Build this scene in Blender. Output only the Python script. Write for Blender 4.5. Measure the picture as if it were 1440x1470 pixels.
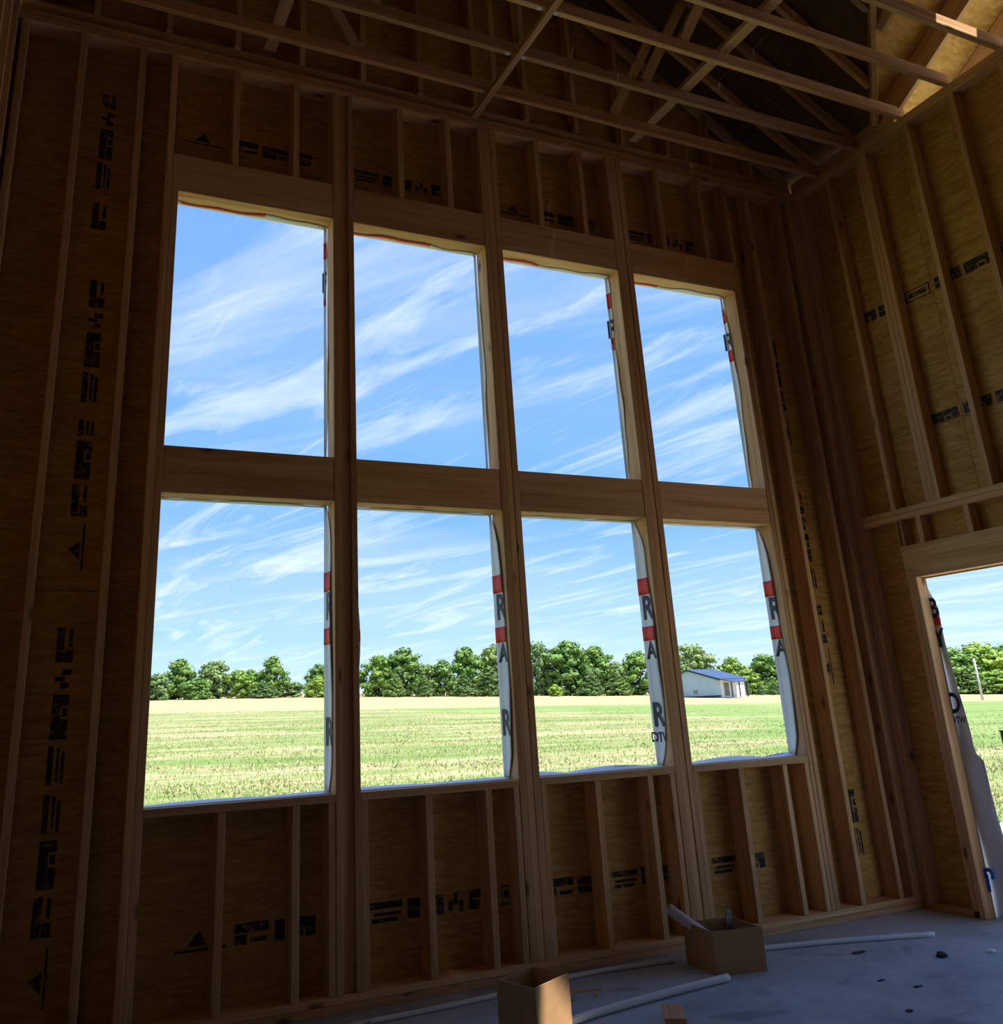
import bpy, bmesh, math, random
import numpy as np
from mathutils import Vector, Matrix

for o in list(bpy.data.objects):
    bpy.data.objects.remove(o, do_unlink=True)
scene = bpy.context.scene
COL = scene.collection
R = random.Random(7)

# ------------------------------------------------------------------ camera
YAW, PITCH, ROLL = 0.42791118, 0.31498796, -0.04561172
CAM = Vector((-0.5568, -5.1101, 1.4470))
Fv = Vector((math.sin(YAW) * math.cos(PITCH), math.cos(YAW) * math.cos(PITCH), math.sin(PITCH)))
R0 = Vector((math.cos(YAW), -math.sin(YAW), 0))
U0 = R0.cross(Fv)
Rv = R0 * math.cos(ROLL) + U0 * math.sin(ROLL)
Uv = -R0 * math.sin(ROLL) + U0 * math.cos(ROLL)
cd = bpy.data.cameras.new('camera')
cam = bpy.data.objects.new('camera', cd)
COL.objects.link(cam)
M = Matrix.Identity(4)
for i in range(3):
    M[i][0], M[i][1], M[i][2], M[i][3] = Rv[i], Uv[i], -Fv[i], CAM[i]
cam.matrix_world = M
cd.sensor_fit = 'HORIZONTAL'
cd.sensor_width = 36.0
cd.lens = 1287.68 / 1440 * 36
cd.shift_x = (720 - 641.22) / 1440
cd.shift_y = -(735 - 602.29) / 1440
cd.clip_start = 0.05
cd.clip_end = 2000
scene.camera = cam

# ------------------------------------------------------------------ node helpers
def nd(nt, t, **kw):
    n = nt.nodes.new(t)
    for k, v in kw.items():
        if hasattr(n, k):
            setattr(n, k, v)
        else:
            n.inputs[k].default_value = v
    return n
def ln(nt, a, b):
    nt.links.new(a, b)
def ramp(nt, fac, stops, interp='LINEAR'):
    n = nt.nodes.new('ShaderNodeValToRGB')
    cr = n.color_ramp
    cr.interpolation = interp
    while len(cr.elements) > 1:
        cr.elements.remove(cr.elements[-1])
    cr.elements[0].position = stops[0][0]
    cr.elements[0].color = tuple(stops[0][1]) + (1,)
    for p, c in stops[1:]:
        e = cr.elements.new(p)
        e.color = tuple(c) + (1,)
    ln(nt, fac, n.inputs[0])
    return n.outputs[0]
def fmath(nt, op, a, b=None, c=None, clamp=False):
    n = nt.nodes.new('ShaderNodeMath')
    n.operation = op
    n.use_clamp = clamp
    for i, v in enumerate((a, b, c)):
        if v is None:
            continue
        if isinstance(v, (int, float)):
            n.inputs[i].default_value = v
        else:
            ln(nt, v, n.inputs[i])
    return n.outputs[0]
def vmath(nt, op, a, b=None):
    n = nt.nodes.new('ShaderNodeVectorMath')
    n.operation = op
    for i, v in enumerate((a, b)):
        if v is None:
            continue
        if isinstance(v, (tuple, list)):
            n.inputs[i].default_value = v
        else:
            ln(nt, v, n.inputs[i])
    return n.outputs[0]
def mixc(nt, fac, a, b, mode='MIX'):
    n = nt.nodes.new('ShaderNodeMix')
    n.data_type = 'RGBA'
    n.blend_type = mode
    for sock, v in ((n.inputs[0], fac), (n.inputs[6], a), (n.inputs[7], b)):
        if isinstance(v, (int, float)):
            sock.default_value = v
        elif isinstance(v, (tuple, list)):
            sock.default_value = tuple(v) + (1,) if len(v) == 3 else v
        else:
            ln(nt, v, sock)
    return n.outputs[2]
def noise(nt, vec, scale, detail=4, rough=0.55, dist=0.0):
    n = nd(nt, 'ShaderNodeTexNoise')
    n.inputs['Scale'].default_value = scale
    n.inputs['Detail'].default_value = detail
    n.inputs['Roughness'].default_value = rough
    n.inputs['Distortion'].default_value = dist
    ln(nt, vec, n.inputs['Vector'])
    return n.outputs['Fac']
def mapping(nt, vec, scale=(1, 1, 1), rot=(0, 0, 0), loc=(0, 0, 0)):
    n = nd(nt, 'ShaderNodeMapping')
    n.inputs['Scale'].default_value = scale
    n.inputs['Rotation'].default_value = rot
    n.inputs['Location'].default_value = loc
    ln(nt, vec, n.inputs['Vector'])
    return n.outputs[0]

# ------------------------------------------------------------------ world: blue sky with cirrus
SKY_STRENGTH = 1.0
def make_world():
    w = bpy.data.worlds.new('summer_sky')
    scene.world = w
    w.use_nodes = True
    nt = w.node_tree
    nt.nodes.clear()
    out = nd(nt, 'ShaderNodeOutputWorld')
    bg = nd(nt, 'ShaderNodeBackground')
    bg.inputs['Strength'].default_value = SKY_STRENGTH
    tc = nd(nt, 'ShaderNodeTexCoord')
    d = tc.outputs['Generated']
    sep = nd(nt, 'ShaderNodeSeparateXYZ')
    ln(nt, d, sep.inputs[0])
    z = fmath(nt, 'MAXIMUM', sep.outputs[2], 0.0)
    base = ramp(nt, z, [(0.0, (0.58, 0.76, 0.90)), (0.06, (0.42, 0.66, 0.90)), (0.18, (0.185, 0.42, 0.86)),
                        (0.45, (0.13, 0.335, 0.82)), (1.0, (0.11, 0.28, 0.76))])
    zz = fmath(nt, 'ADD', z, 0.10)
    u = fmath(nt, 'DIVIDE', sep.outputs[0], zz)
    v = fmath(nt, 'DIVIDE', sep.outputs[1], zz)
    cb = nd(nt, 'ShaderNodeCombineXYZ')
    ln(nt, u, cb.inputs[0]); ln(nt, v, cb.inputs[1])
    P = cb.outputs[0]
    # long fibrous streaks
    p1 = mapping(nt, mapping(nt, P, rot=(0, 0, math.radians(50))), (0.40, 1.5, 1), loc=(3.1, 1.7, 0))
    n1 = noise(nt, p1, 1.25, 8, 0.60, 0.9)
    c1 = ramp(nt, n1, [(0.50, (0, 0, 0)), (0.64, (.35, .35, .35)), (0.78, (1, 1, 1))])
    # big veil patches
    p2 = mapping(nt, P, (0.5, 0.8, 1), (0, 0, math.radians(-15)), (7.3, 0.2, 0))
    n2 = noise(nt, p2, 0.8, 4, 0.55, 0.4)
    c2 = ramp(nt, n2, [(0.36, (0.1, 0.1, 0.1)), (0.62, (1, 1, 1))])
    # fine wisps
    p3 = mapping(nt, mapping(nt, P, rot=(0, 0, math.radians(72))), (0.7, 2.6, 1), loc=(0.3, 5.0, 0))
    n3 = noise(nt, p3, 1.2, 8, 0.60, 1.6)
    c3 = ramp(nt, n3, [(0.52, (0, 0, 0)), (0.76, (0.9, 0.9, 0.9))])
    m = fmath(nt, 'MULTIPLY', c1, c2)
    m = fmath(nt, 'ADD', m, fmath(nt, 'MULTIPLY', c3, 0.7), clamp=True)
    veil = fmath(nt, 'MULTIPLY', c2, 0.10)
    m = fmath(nt, 'ADD', fmath(nt, 'MULTIPLY', m, 0.84), veil, clamp=True)
    col = mixc(nt, m, base, (0.92, 0.96, 1.0))
    # below the horizon: dull green-grey
    below = fmath(nt, 'LESS_THAN', sep.outputs[2], -0.002)
    col = mixc(nt, below, col, (0.25, 0.27, 0.16))
    ln(nt, col, bg.inputs['Color'])
    ln(nt, bg.outputs[0], out.inputs[0])
make_world()

# ------------------------------------------------------------------ sun
SUN_DIR = Vector((0.20, -0.35, 0.916)).normalized()
sd = bpy.data.lights.new('sun', 'SUN')
sd.energy = 7.5
sd.angle = math.radians(0.55)
sd.color = (1.0, 0.94, 0.83)
sun = bpy.data.objects.new('sun', sd)
COL.objects.link(sun)
sun.rotation_euler = SUN_DIR.to_track_quat('Z', 'Y').to_euler()
sun.location = (0, 0, 30)

vs = scene.view_settings
vs.view_transform = 'Standard'
vs.look = 'None'
vs.gamma = 1.0
vs.use_curve_mapping = False
vs.exposure = 0.42

# ------------------------------------------------------------------ materials
def new_mat(name, rough=0.7):
    m = bpy.data.materials.new(name)
    m.use_nodes = True
    nt = m.node_tree
    b = nt.nodes['Principled BSDF']
    b.inputs['Roughness'].default_value = rough
    b.inputs['Specular IOR Level'].default_value = 0.3
    return m, nt, b
def objvec(nt, amount=37.0):
    tc = nd(nt, 'ShaderNodeTexCoord')
    oi = nd(nt, 'ShaderNodeObjectInfo')
    r = fmath(nt, 'MULTIPLY', oi.outputs['Random'], amount)
    return vmath(nt, 'ADD', tc.outputs['Object'], r), oi.outputs['Random']
def bump(nt, b, h, strength=0.3, dist=0.01):
    n = nd(nt, 'ShaderNodeBump')
    n.inputs['Strength'].default_value = strength
    n.inputs['Distance'].default_value = dist
    ln(nt, h, n.inputs['Height'])
    ln(nt, n.outputs[0], b.inputs['Normal'])

def make_wood(name, axis):
    m, nt, b = new_mat(name, 0.75)
    vec, rnd = objvec(nt)
    sc = [16, 16, 16]
    sc[axis] = 0.8
    g = noise(nt, mapping(nt, vec, sc), 1.0, 5, 0.6, 0.4)
    sc2 = [60, 60, 60]
    sc2[axis] = 1.5
    g2 = noise(nt, mapping(nt, vec, sc2), 1.0, 3, 0.6)
    col = ramp(nt, g, [(0.28, (0.60, 0.315, 0.140)), (0.5, (0.78, 0.485, 0.250)), (0.72, (0.88, 0.615, 0.355))])
    fine = ramp(nt, g2, [(0.3, (0.82, 0.80, 0.78)), (0.6, (1, 1, 1))])
    col = mixc(nt, 1.0, col, fine, 'MULTIPLY')
    # knots: sparse rounded dark spots
    sk = [7, 7, 7]
    sk[axis] = 3.2
    vo = nd(nt, 'ShaderNodeTexVoronoi')
    vo.inputs['Scale'].default_value = 1.0
    ln(nt, mapping(nt, vec, sk), vo.inputs['Vector'])
    near = ramp(nt, vo.outputs['Distance'], [(0.07, (1, 1, 1)), (0.20, (0, 0, 0))])
    sepc = nd(nt, 'ShaderNodeSeparateColor')
    ln(nt, vo.outputs['Color'], sepc.inputs[0])
    pick = fmath(nt, 'GREATER_THAN', sepc.outputs[0], 0.66)
    kn = fmath(nt, 'MULTIPLY', near, pick)
    col = mixc(nt, fmath(nt, 'MULTIPLY', kn, 0.85), col, (0.13, 0.055, 0.02))
    tint = ramp(nt, rnd, [(0.0, (0.80, 0.74, 0.70)), (0.5, (1.0, 0.97, 0.93)), (1.0, (1.1, 1.0, 0.88))])
    col = mixc(nt, 1.0, col, tint, 'MULTIPLY')
    ln(nt, col, b.inputs['Base Color'])
    bump(nt, b, g2, 0.15, 0.004)
    return m
WOOD = [make_wood('lumber_grain_%s' % 'xyz'[i], i) for i in range(3)]

def make_osb(name, c_lo, c_mid, c_hi, rough=0.72):
    m, nt, b = new_mat(name, rough)
    vec, rnd = objvec(nt, 11.0)
    warp = nd(nt, 'ShaderNodeTexNoise')
    warp.inputs['Scale'].default_value = 9.0
    ln(nt, vec, warp.inputs['Vector'])
    wv = vmath(nt, 'ADD', vec, vmath(nt, 'MULTIPLY', warp.outputs['Color'], (0.035, 0.035, 0.035)))
    def strands(sc, rot):
        vo = nd(nt, 'ShaderNodeTexVoronoi')
        vo.inputs['Scale'].default_value = 1.0
        ln(nt, mapping(nt, wv, sc, rot), vo.inputs['Vector'])
        s = nd(nt, 'ShaderNodeSeparateColor')
        ln(nt, vo.outputs['Color'], s.inputs[0])
        return s.outputs[0], vo.outputs['Distance']
    a, da = strands((9, 9, 55), (0.12, 0.15, 0.1))
    c, dc = strands((14, 14, 60), (0.55, -0.5, 0.3))
    f = fmath(nt, 'ADD', fmath(nt, 'MULTIPLY', a, 0.55), fmath(nt, 'MULTIPLY', c, 0.45))
    big = noise(nt, vec, 2.4, 3, 0.5)
    f = fmath(nt, 'ADD', fmath(nt, 'MULTIPLY', f, 0.5), fmath(nt, 'MULTIPLY', big, 0.5))
    col = ramp(nt, f, [(0.22, c_lo), (0.5, c_mid), (0.80, c_hi)])
    ln(nt, col, b.inputs['Base Color'])
    bump(nt, b, f, 0.25, 0.004)
    return m
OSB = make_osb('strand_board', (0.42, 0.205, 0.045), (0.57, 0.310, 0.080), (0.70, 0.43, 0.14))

OSB_SHADE = make_osb('shade_darkened_deck', (0.10, 0.048, 0.016), (0.14, 0.068, 0.022), (0.19, 0.10, 0.035))  # strand board again, attic shade put into its colour for the main deck

def plain(name, col, rough=0.6, var=0.12, scale=8.0, metallic=0.0, bumpy=0.0):
    m, nt, b = new_mat(name, rough)
    vec, rnd = objvec(nt)
    n = noise(nt, vec, scale, 4, 0.6)
    lo = tuple(c * (1 - var) for c in col)
    hi = tuple(min(1, c * (1 + var)) for c in col)
    ln(nt, ramp(nt, n, [(0.3, lo), (0.7, hi)]), b.inputs['Base Color'])
    b.inputs['Metallic'].default_value = metallic
    if bumpy:
        bump(nt, b, n, bumpy, 0.02)
    return m
def make_ink():
    m, nt, b = new_mat('worn_black_ink', 0.6)
    vec, rnd = objvec(nt)
    n = noise(nt, mapping(nt, vec, (1, 1, 1.6)), 26, 5, 0.7, 0.5)
    ln(nt, ramp(nt, n, [(0.46, (0.016, 0.014, 0.014)), (0.56, (0.09, 0.055, 0.02)), (0.66, (0.40, 0.225, 0.06))]), b.inputs['Base Color'])
    return m
INK = make_ink()
WRAP = plain('white_housewrap', (0.86, 0.86, 0.88), 0.45, 0.05, 6, 0, 0.15)
RED = plain('red_print', (0.78, 0.055, 0.035), 0.5, 0.08, 10)
GREYINK = plain('dark_grey_print', (0.035, 0.04, 0.06), 0.5, 0.15, 10)
CARD = plain('brown_cardboard', (0.46, 0.27, 0.13), 0.8, 0.10, 14)
PVC = plain('white_plastic', (0.80, 0.81, 0.82), 0.35, 0.05, 5)
PAPER = plain('rolled_white_paper', (0.78, 0.77, 0.80), 0.6, 0.05, 9)
STEEL = plain('dark_steel', (0.16, 0.17, 0.19), 0.35, 0.2, 12, 0.7)
BLUEP = plain('blue_plastic', (0.01, 0.16, 0.62), 0.35, 0.1, 10)
TAG = plain('white_paper_tag', (0.82, 0.82, 0.80), 0.7, 0.06, 20)
REDP = plain('red_plastic', (0.75, 0.04, 0.03), 0.4, 0.1, 10)
DARK = plain('dark_debris', (0.06, 0.045, 0.035), 0.8, 0.3, 40)
MUD = plain('black_metal_post', (0.02, 0.02, 0.02), 0.6, 0.3, 10)
POLE = plain('grey_weathered_pole', (0.55, 0.54, 0.52), 0.8, 0.15, 5)
BARNW = plain('pale_blue_metal_siding', (0.36, 0.50, 0.56), 0.55, 0.05, 2)
BARNWHITE = plain('white_siding', (0.85, 0.85, 0.86), 0.5, 0.04, 3)  # right wall and garage door white, other barn walls pale blue
BARNR = plain('dark_blue_metal_roof', (0.045, 0.075, 0.16), 0.4, 0.15, 1)
BARNT = plain('charcoal_trim', (0.03, 0.035, 0.05), 0.5, 0.1, 3)
BARND = plain('grey_green_panel', (0.20, 0.24, 0.20), 0.7, 0.2, 3)  # flat grey-green for the barn's door and window
BARK = plain('tree_bark', (0.10, 0.075, 0.05), 0.9, 0.3, 3)

def make_concrete():
    m, nt, b = new_mat('concrete_slab', 0.50)
    tc = nd(nt, 'ShaderNodeTexCoord')
    v = tc.outputs['Object']
    n1 = noise(nt, v, 1.6, 6, 0.62, 0.4)
    n2 = noise(nt, v, 14, 4, 0.6)
    col = ramp(nt, n1, [(0.30, (0.27, 0.31, 0.37)), (0.5, (0.45, 0.50, 0.56)), (0.70, (0.58, 0.61, 0.64))])
    col = mixc(nt, 0.35, col, ramp(nt, n2, [(0.3, (0.32, 0.35, 0.40)), (0.7, (0.60, 0.62, 0.64))]))
    st = noise(nt, mapping(nt, v, (1.1, 2.2, 1), (0, 0, 0.4)), 2.0, 3, 0.5, 0.8)
    stm = ramp(nt, st, [(0.58, (0, 0, 0)), (0.70, (1, 1, 1))])
    col = mixc(nt, fmath(nt, 'MULTIPLY', stm, 0.5), col, (0.13, 0.16, 0.19))
    ln(nt, col, b.inputs['Base Color'])
    ln(nt, ramp(nt, n1, [(0.3, (0.36,) * 3), (0.7, (0.6,) * 3)]), b.inputs['Roughness'])
    bump(nt, b, n2, 0.08, 0.01)
    return m
CONC = make_concrete()
GRAVEL = plain('pale_concrete_drive', (0.42, 0.40, 0.37), 0.85, 0.10, 3.0)

def make_field():
    m, nt, b = new_mat('mown_hay_field', 0.9)
    geo = nd(nt, 'ShaderNodeNewGeometry')
    P = geo.outputs['Position']
    sep = nd(nt, 'ShaderNodeSeparateXYZ')
    ln(nt, P, sep.inputs[0])
    # swaths of drying hay
    ps = mapping(nt, P, (0.06, 0.30, 0), (0, 0, math.radians(16)))
    s1 = noise(nt, ps, 1.0, 6, 0.6, 0.9)
    ps2 = mapping(nt, P, (0.5, 1.7, 0), (0, 0, math.radians(10)))
    s2 = noise(nt, ps2, 1.0, 5, 0.65, 0.6)
    s = fmath(nt, 'ADD', fmath(nt, 'MULTIPLY', s1, 0.68), fmath(nt, 'MULTIPLY', s2, 0.32))
    col = ramp(nt, s, [(0.34, (0.115, 0.195, 0.04)), (0.45, (0.185, 0.25, 0.075)), (0.52, (0.27, 0.285, 0.125)), (0.61, (0.42, 0.375, 0.23))])
    fine = noise(nt, P, 5.0, 4, 0.7)
    col = mixc(nt, 1.0, col, ramp(nt, fine, [(0.3, (0.72, 0.74, 0.66)), (0.7, (1.12, 1.1, 1.05))]), 'MULTIPLY')
    # lusher green to the right
    gx = noise(nt, mapping(nt, P, (0.03, 0.03, 0)), 1.0, 2, 0.5, 0.3)
    side = fmath(nt, 'ADD', fmath(nt, 'MULTIPLY', sep.outputs[0], 0.016), fmath(nt, 'MULTIPLY', gx, 1.0))
    sidem = ramp(nt, side, [(0.95, (0, 0, 0)), (1.35, (1, 1, 1))])
    gcol = ramp(nt, s, [(0.34, (0.11, 0.20, 0.04)), (0.55, (0.18, 0.27, 0.07)), (0.68, (0.29, 0.32, 0.14))])
    col = mixc(nt, fmath(nt, 'MULTIPLY', sidem, 0.85), col, gcol)
    # uncut pale grass by the trees
    wob = noise(nt, mapping(nt, P, (0.03, 0.2, 0)), 1.0, 3, 0.6)
    yy = fmath(nt, 'ADD', sep.outputs[1], fmath(nt, 'MULTIPLY', wob, 18.0))
    far = ramp(nt, fmath(nt, 'DIVIDE', yy, 200.0), [(0.42, (0, 0, 0)), (0.45, (1, 1, 1))])
    tan = ramp(nt, noise(nt, mapping(nt, P, (0.12, 0.5, 0)), 1.0, 4, 0.6), [(0.3, (0.32, 0.255, 0.13)), (0.7, (0.42, 0.345, 0.20))])
    col = mixc(nt, far, col, tan)
    ln(nt, col, b.inputs['Base Color'])
    return m
FIELD = make_field()

def make_leaf(name, lo, hi):
    m, nt, b = new_mat(name, 0.6)
    geo = nd(nt, 'ShaderNodeNewGeometry')
    oi = nd(nt, 'ShaderNodeObjectInfo')
    n = noise(nt, geo.outputs['Position'], 0.9, 3, 0.6)
    col = ramp(nt, n, [(0.3, lo), (0.7, hi)])
    tint = ramp(nt, oi.outputs['Random'], [(0, (0.8, 0.85, 0.9)), (1, (1.15, 1.1, 0.9))])
    ln(nt, mixc(nt, 1.0, col, tint, 'MULTIPLY'), b.inputs['Base Color'])
    b.inputs['Subsurface Weight'].default_value = 0.0
    return m
LEAF = [make_leaf('oak_foliage', (0.07, 0.16, 0.035), (0.20, 0.33, 0.075)),
        make_leaf('bright_foliage', (0.14, 0.27, 0.04), (0.30, 0.43, 0.08)),
        make_leaf('cedar_foliage', (0.055, 0.12, 0.035), (0.14, 0.23, 0.06)),
        make_leaf('pale_foliage', (0.13, 0.22, 0.07), (0.26, 0.36, 0.125))]
GRASS = [plain('green_grass_blades', (0.22, 0.32, 0.07), 0.8, 0.35, 1.0), plain('dry_hay_blades', (0.50, 0.43, 0.24), 0.85, 0.2, 1.0)]

# ------------------------------------------------------------------ object helpers
def tag(o, label=None, cat=None, group=None, kind=None):
    if label: o['label'] = label
    if cat: o['category'] = cat
    if group: o['group'] = group
    if kind: o['kind'] = kind
    return o
def empty(name, loc=(0, 0, 0), rz=0.0):
    o = bpy.data.objects.new(name, None)
    o.location = loc
    o.rotation_euler = (0, 0, rz)
    o.empty_display_size = 0.1
    COL.objects.link(o)
    return o
def link_mesh(name, me, mat=None, parent=None, loc=(0, 0, 0)):
    o = bpy.data.objects.new(name, me)
    COL.objects.link(o)
    if mat and not me.materials:
        me.materials.append(mat)
    if parent is not None:
        o.parent = parent
    o.location = loc
    return o
def bm_mesh(bm, name, smooth=False):
    me = bpy.data.meshes.new(name)
    bm.normal_update()
    bm.to_mesh(me)
    bm.free()
    if smooth:
        me.polygons.foreach_set('use_smooth', [True] * len(me.polygons))
    return me
BOXCACHE = {}
def box_mesh(dx, dy, dz, bev):
    key = (round(dx, 4), round(dy, 4), round(dz, 4), bev)
    bm = bmesh.new()
    bmesh.ops.create_cube(bm, size=1.0)
    bmesh.ops.scale(bm, vec=(dx, dy, dz), verts=bm.verts)
    if bev:
        bmesh.ops.bevel(bm, geom=list(bm.edges), offset=bev, segments=1, affect='EDGES', profile=0.5)
    return key, bm
def abox(name, x0, x1, y0, y1, z0, z1, parent=None, mat=None, bev=0.003):
    """axis aligned board; grain follows its longest side"""
    d = (x1 - x0, y1 - y0, z1 - z0)
    if mat is None:
        mat = WOOD[max(range(3), key=lambda i: d[i])]
    key, bm = box_mesh(*d, bev)
    key = key + (mat.name,)
    if key in BOXCACHE:
        bm.free()
        me = BOXCACHE[key]
    else:
        me = bm_mesh(bm, name)
        BOXCACHE[key] = me
    return link_mesh(name, me, mat, parent, ((x0 + x1) / 2, (y0 + y1) / 2, (z0 + z1) / 2))
def beam(name, a, b, w, h, parent=None, mat=None, up=(0, 0, 1), bev=0.003):
    """board between two points: w sideways, h along 'up'"""
    a, b = Vector(a), Vector(b)
    L = (b - a).length
    zax = (b - a).normalized()
    x = Vector(up).cross(zax)
    if x.length < 1e-4:
        x = Vector((1, 0, 0))
    x.normalize()
    y = zax.cross(x)
    key, bm = box_mesh(w, h, L, bev)
    me = bm_mesh(bm, name)
    o = link_mesh(name, me, mat or WOOD[2], parent)
    Mx = Matrix((x, y, zax)).transposed().to_4x4()
    Mx.translation = (a + b) / 2
    o.matrix_local = Mx
    return o
def prism(name, poly, thick, parent=None, mat=None):
    """poly: list of 3D points (planar); extruded by vector thick"""
    bm = bmesh.new()
    t = Vector(thick)
    a = [bm.verts.new(Vector(p)) for p in poly]
    c = [bm.verts.new(Vector(p) + t) for p in poly]
    n = len(poly)
    bm.faces.new(a)
    bm.faces.new(list(reversed(c)))
    for i in range(n):
        bm.faces.new((a[i], c[i], c[(i + 1) % n], a[(i + 1) % n]))
    bmesh.ops.recalc_face_normals(bm, faces=bm.faces)
    return link_mesh(name, bm_mesh(bm, name), mat, parent)
def tube_mesh(name, pts, rad, seg=10, cap=True, radii=None):
    bm = bmesh.new()
    pts = [Vector(p) for p in pts]
    rings = []
    for i, p in enumerate(pts):
        t = (pts[min(i + 1, len(pts) - 1)] - pts[max(i - 1, 0)]).normalized()
        s = t.cross(Vector((0, 0, 1)))
        if s.length < 1e-3:
            s = t.cross(Vector((1, 0, 0)))
        s.normalize()
        u = s.cross(t)
        r = radii[i] if radii else rad
        rings.append([bm.verts.new(p + (s * math.cos(2 * math.pi * k / seg) + u * math.sin(2 * math.pi * k / seg)) * r) for k in range(seg)])
    for i in range(len(rings) - 1):
        for k in range(seg):
            bm.faces.new((rings[i][k], rings[i][(k + 1) % seg], rings[i + 1][(k + 1) % seg], rings[i + 1][k]))
    if cap:
        bm.faces.new(list(reversed(rings[0])))
        bm.faces.new(rings[-1])
    bmesh.ops.recalc_face_normals(bm, faces=bm.faces)
    return bm_mesh(bm, name, True)

def grid_sheet(name, fn, nu, nv, parent, mat, thick=0.0015):
    """thin curved sheet: fn(u, v) -> point, solid with thickness"""
    bm = bmesh.new()
    V = [[bm.verts.new(fn(i / nu, j / nv)) for j in range(nv + 1)] for i in range(nu + 1)]
    for i in range(nu):
        for j in range(nv):
            bm.faces.new((V[i][j], V[i + 1][j], V[i + 1][j + 1], V[i][j + 1]))
    bm.normal_update()
    bmesh.ops.solidify(bm, geom=list(bm.faces), thickness=thick)
    bmesh.ops.recalc_face_normals(bm, faces=bm.faces)
    return link_mesh(name, bm_mesh(bm, name, True), mat, parent)

# ------------------------------------------------------------------ the room's numbers
XL, XR = -1.00, 5.274
D = 0.14                       # window wall stud depth
DR = 0.09                      # right wall stud depth
T = 0.042                      # board thickness
ZS, Z1, Z2, Z3, Z4, ZP, ZT = 1.046, 2.688, 2.964, 4.629, 4.895, 5.647, 5.731
WX = [(0.0, 1.005), (1.150, 2.142), (2.285, 3.282), (3.428, 4.426)]
YB = -13.5

# floor slab
floor = abox('floor', XL - 0.12, XR + 0.12, YB - 0.12, D + 0.02, -0.30, 0.0, None, CONC, 0)
tag(floor, 'grey concrete slab floor with damp bluish stains', 'floor', kind='structure')

# ------------------------------------------------------------------ wall with the eight openings
wall_front = tag(empty('wall_front'), 'framed stud wall with eight open window holes and board sheathing', 'wall', kind='structure')
WF = wall_front
abox('bottom_plate', XL, XR, 0, D, 0.0, 0.041, WF)
abox('bottom_plate', XL, XR, 0.004, D, 0.042, 0.08, WF)
abox('top_plate', XL, XR, 0, D, ZP, ZP + T, WF)
abox('top_plate', XL, XR, 0.003, D, ZP + T, ZT, WF)
for x in (-0.985, -0.642, -0.285):
    abox('stud', x, x + T, 0, D, 0.08, ZP, WF)
abox('king_stud', -0.085, -0.043, 0, D, 0.08, ZP, WF)
abox('jack_stud', -0.042, 0.0, 0.001, D, 0.08, Z3, WF)
# posts between the windows
P1 = [(1.005, 1.041, 0.0), (1.042, 1.112, 0.022), (1.113, 1.150, 0.0)]
P2 = [(2.142, 2.189, 0.0), (2.190, 2.237, 0.002), (2.238, 2.285, 0.0)]
P3 = [(3.282, 3.329, 0.0), (3.330, 3.378, 0.004), (3.379, 3.428, 0.0)]
for plies in (P1, P2, P3):
    for a, b, y in plies:
        abox('post_ply', a, b, y, D, 0.08, ZP, WF)
abox('jack_stud', 4.426, 4.464, 0.001, D, 0.08, Z3, WF)
abox('king_stud', 4.465, 4.505, 0, D, 0.08, ZP, WF)
for x in (4.700, 5.058, 5.19):
    abox('stud', x, x + T, 0, D, 0.08, ZP, WF)
abox('corner_stud', 5.233, XR - 0.001, 0.001, D, 0.08, ZP, WF)
# headers, mullion headers, sills
for i, (a, b) in enumerate(WX):
    a0 = -0.042 if i == 0 else a
    b0 = 4.464 if i == 3 else b
    abox('header', a0 + .001, b0 - .001, 0.002, D, Z3, Z4, WF)
    abox('mullion_header', a + .001, b - .001, 0.003, D, Z1, Z2, WF)
    abox('window_sill', a + .001, b - .001, 0.0, D, ZS - T, ZS, WF)
    # boards lining the sides of the mullion openings
for x in (0.39, 0.785, 1.555, 1.935, 2.690, 3.085, 3.820, 4.205):
    abox('cripple_stud', x - T / 2, x + T / 2, 0.001, D, 0.08, ZS - T, WF)
for x in (1.1705, 2.306, 3.449, 0.984, 2.121, 3.261, 4.405):
    abox('cripple_stud', x - 0.020, x + 0.020, 0.003, D, 0.08, ZS - T, WF)
for x in (0.345, 0.750, 1.510, 1.890, 2.642, 3.035, 3.777, 4.209):
    abox('cripple_stud', x - T / 2, x + T / 2, 0.002, D, Z4, ZP, WF)
# sheathing panels outside the studs
ys0, ys1 = D, D + 0.012
PANELS = {}
def panel(key, x0, x1, z0, z1):
    PANELS[key] = abox('sheathing_panel', x0, x1, ys0, ys1, z0, z1, WF, OSB, 0.001)
panel('L0', XL - .1, -0.020, -0.05, 2.150); panel('L1', XL - .1, -0.020, 2.154, 4.590); panel('L2', XL - .1, -0.020, 4.594, 5.80)
for i in range(4):
    a = -0.018 if i == 0 else (WX[i - 1][1] + WX[i][0]) / 2 + 0.001
    b = 4.444 if i == 3 else (WX[i][1] + WX[i + 1][0]) / 2 - 0.001
    panel('B%d' % i, a, b, -0.05, ZS - 0.01)
    panel('M%d' % i, a, b, Z1 + 0.006, Z2 - 0.006)
    panel('T%d' % i, a, b, Z3 + 0.006, 5.80)
    for k, (zz0, zz1) in enumerate(((ZS - 0.009, Z1 + 0.005), (Z2 - 0.005, Z3 + 0.005))):
        if i < 3:
            panel('V%d%d' % (i, k), WX[i][1] + 0.004, WX[i + 1][0] - 0.004, zz0, zz1)
panel('R0', 4.446, 5.42, -0.05, 2.150); panel('R1', 4.446, 5.42, 2.154, 4.590); panel('R2', 4.446, 5.42, 4.594, 5.80)

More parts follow.
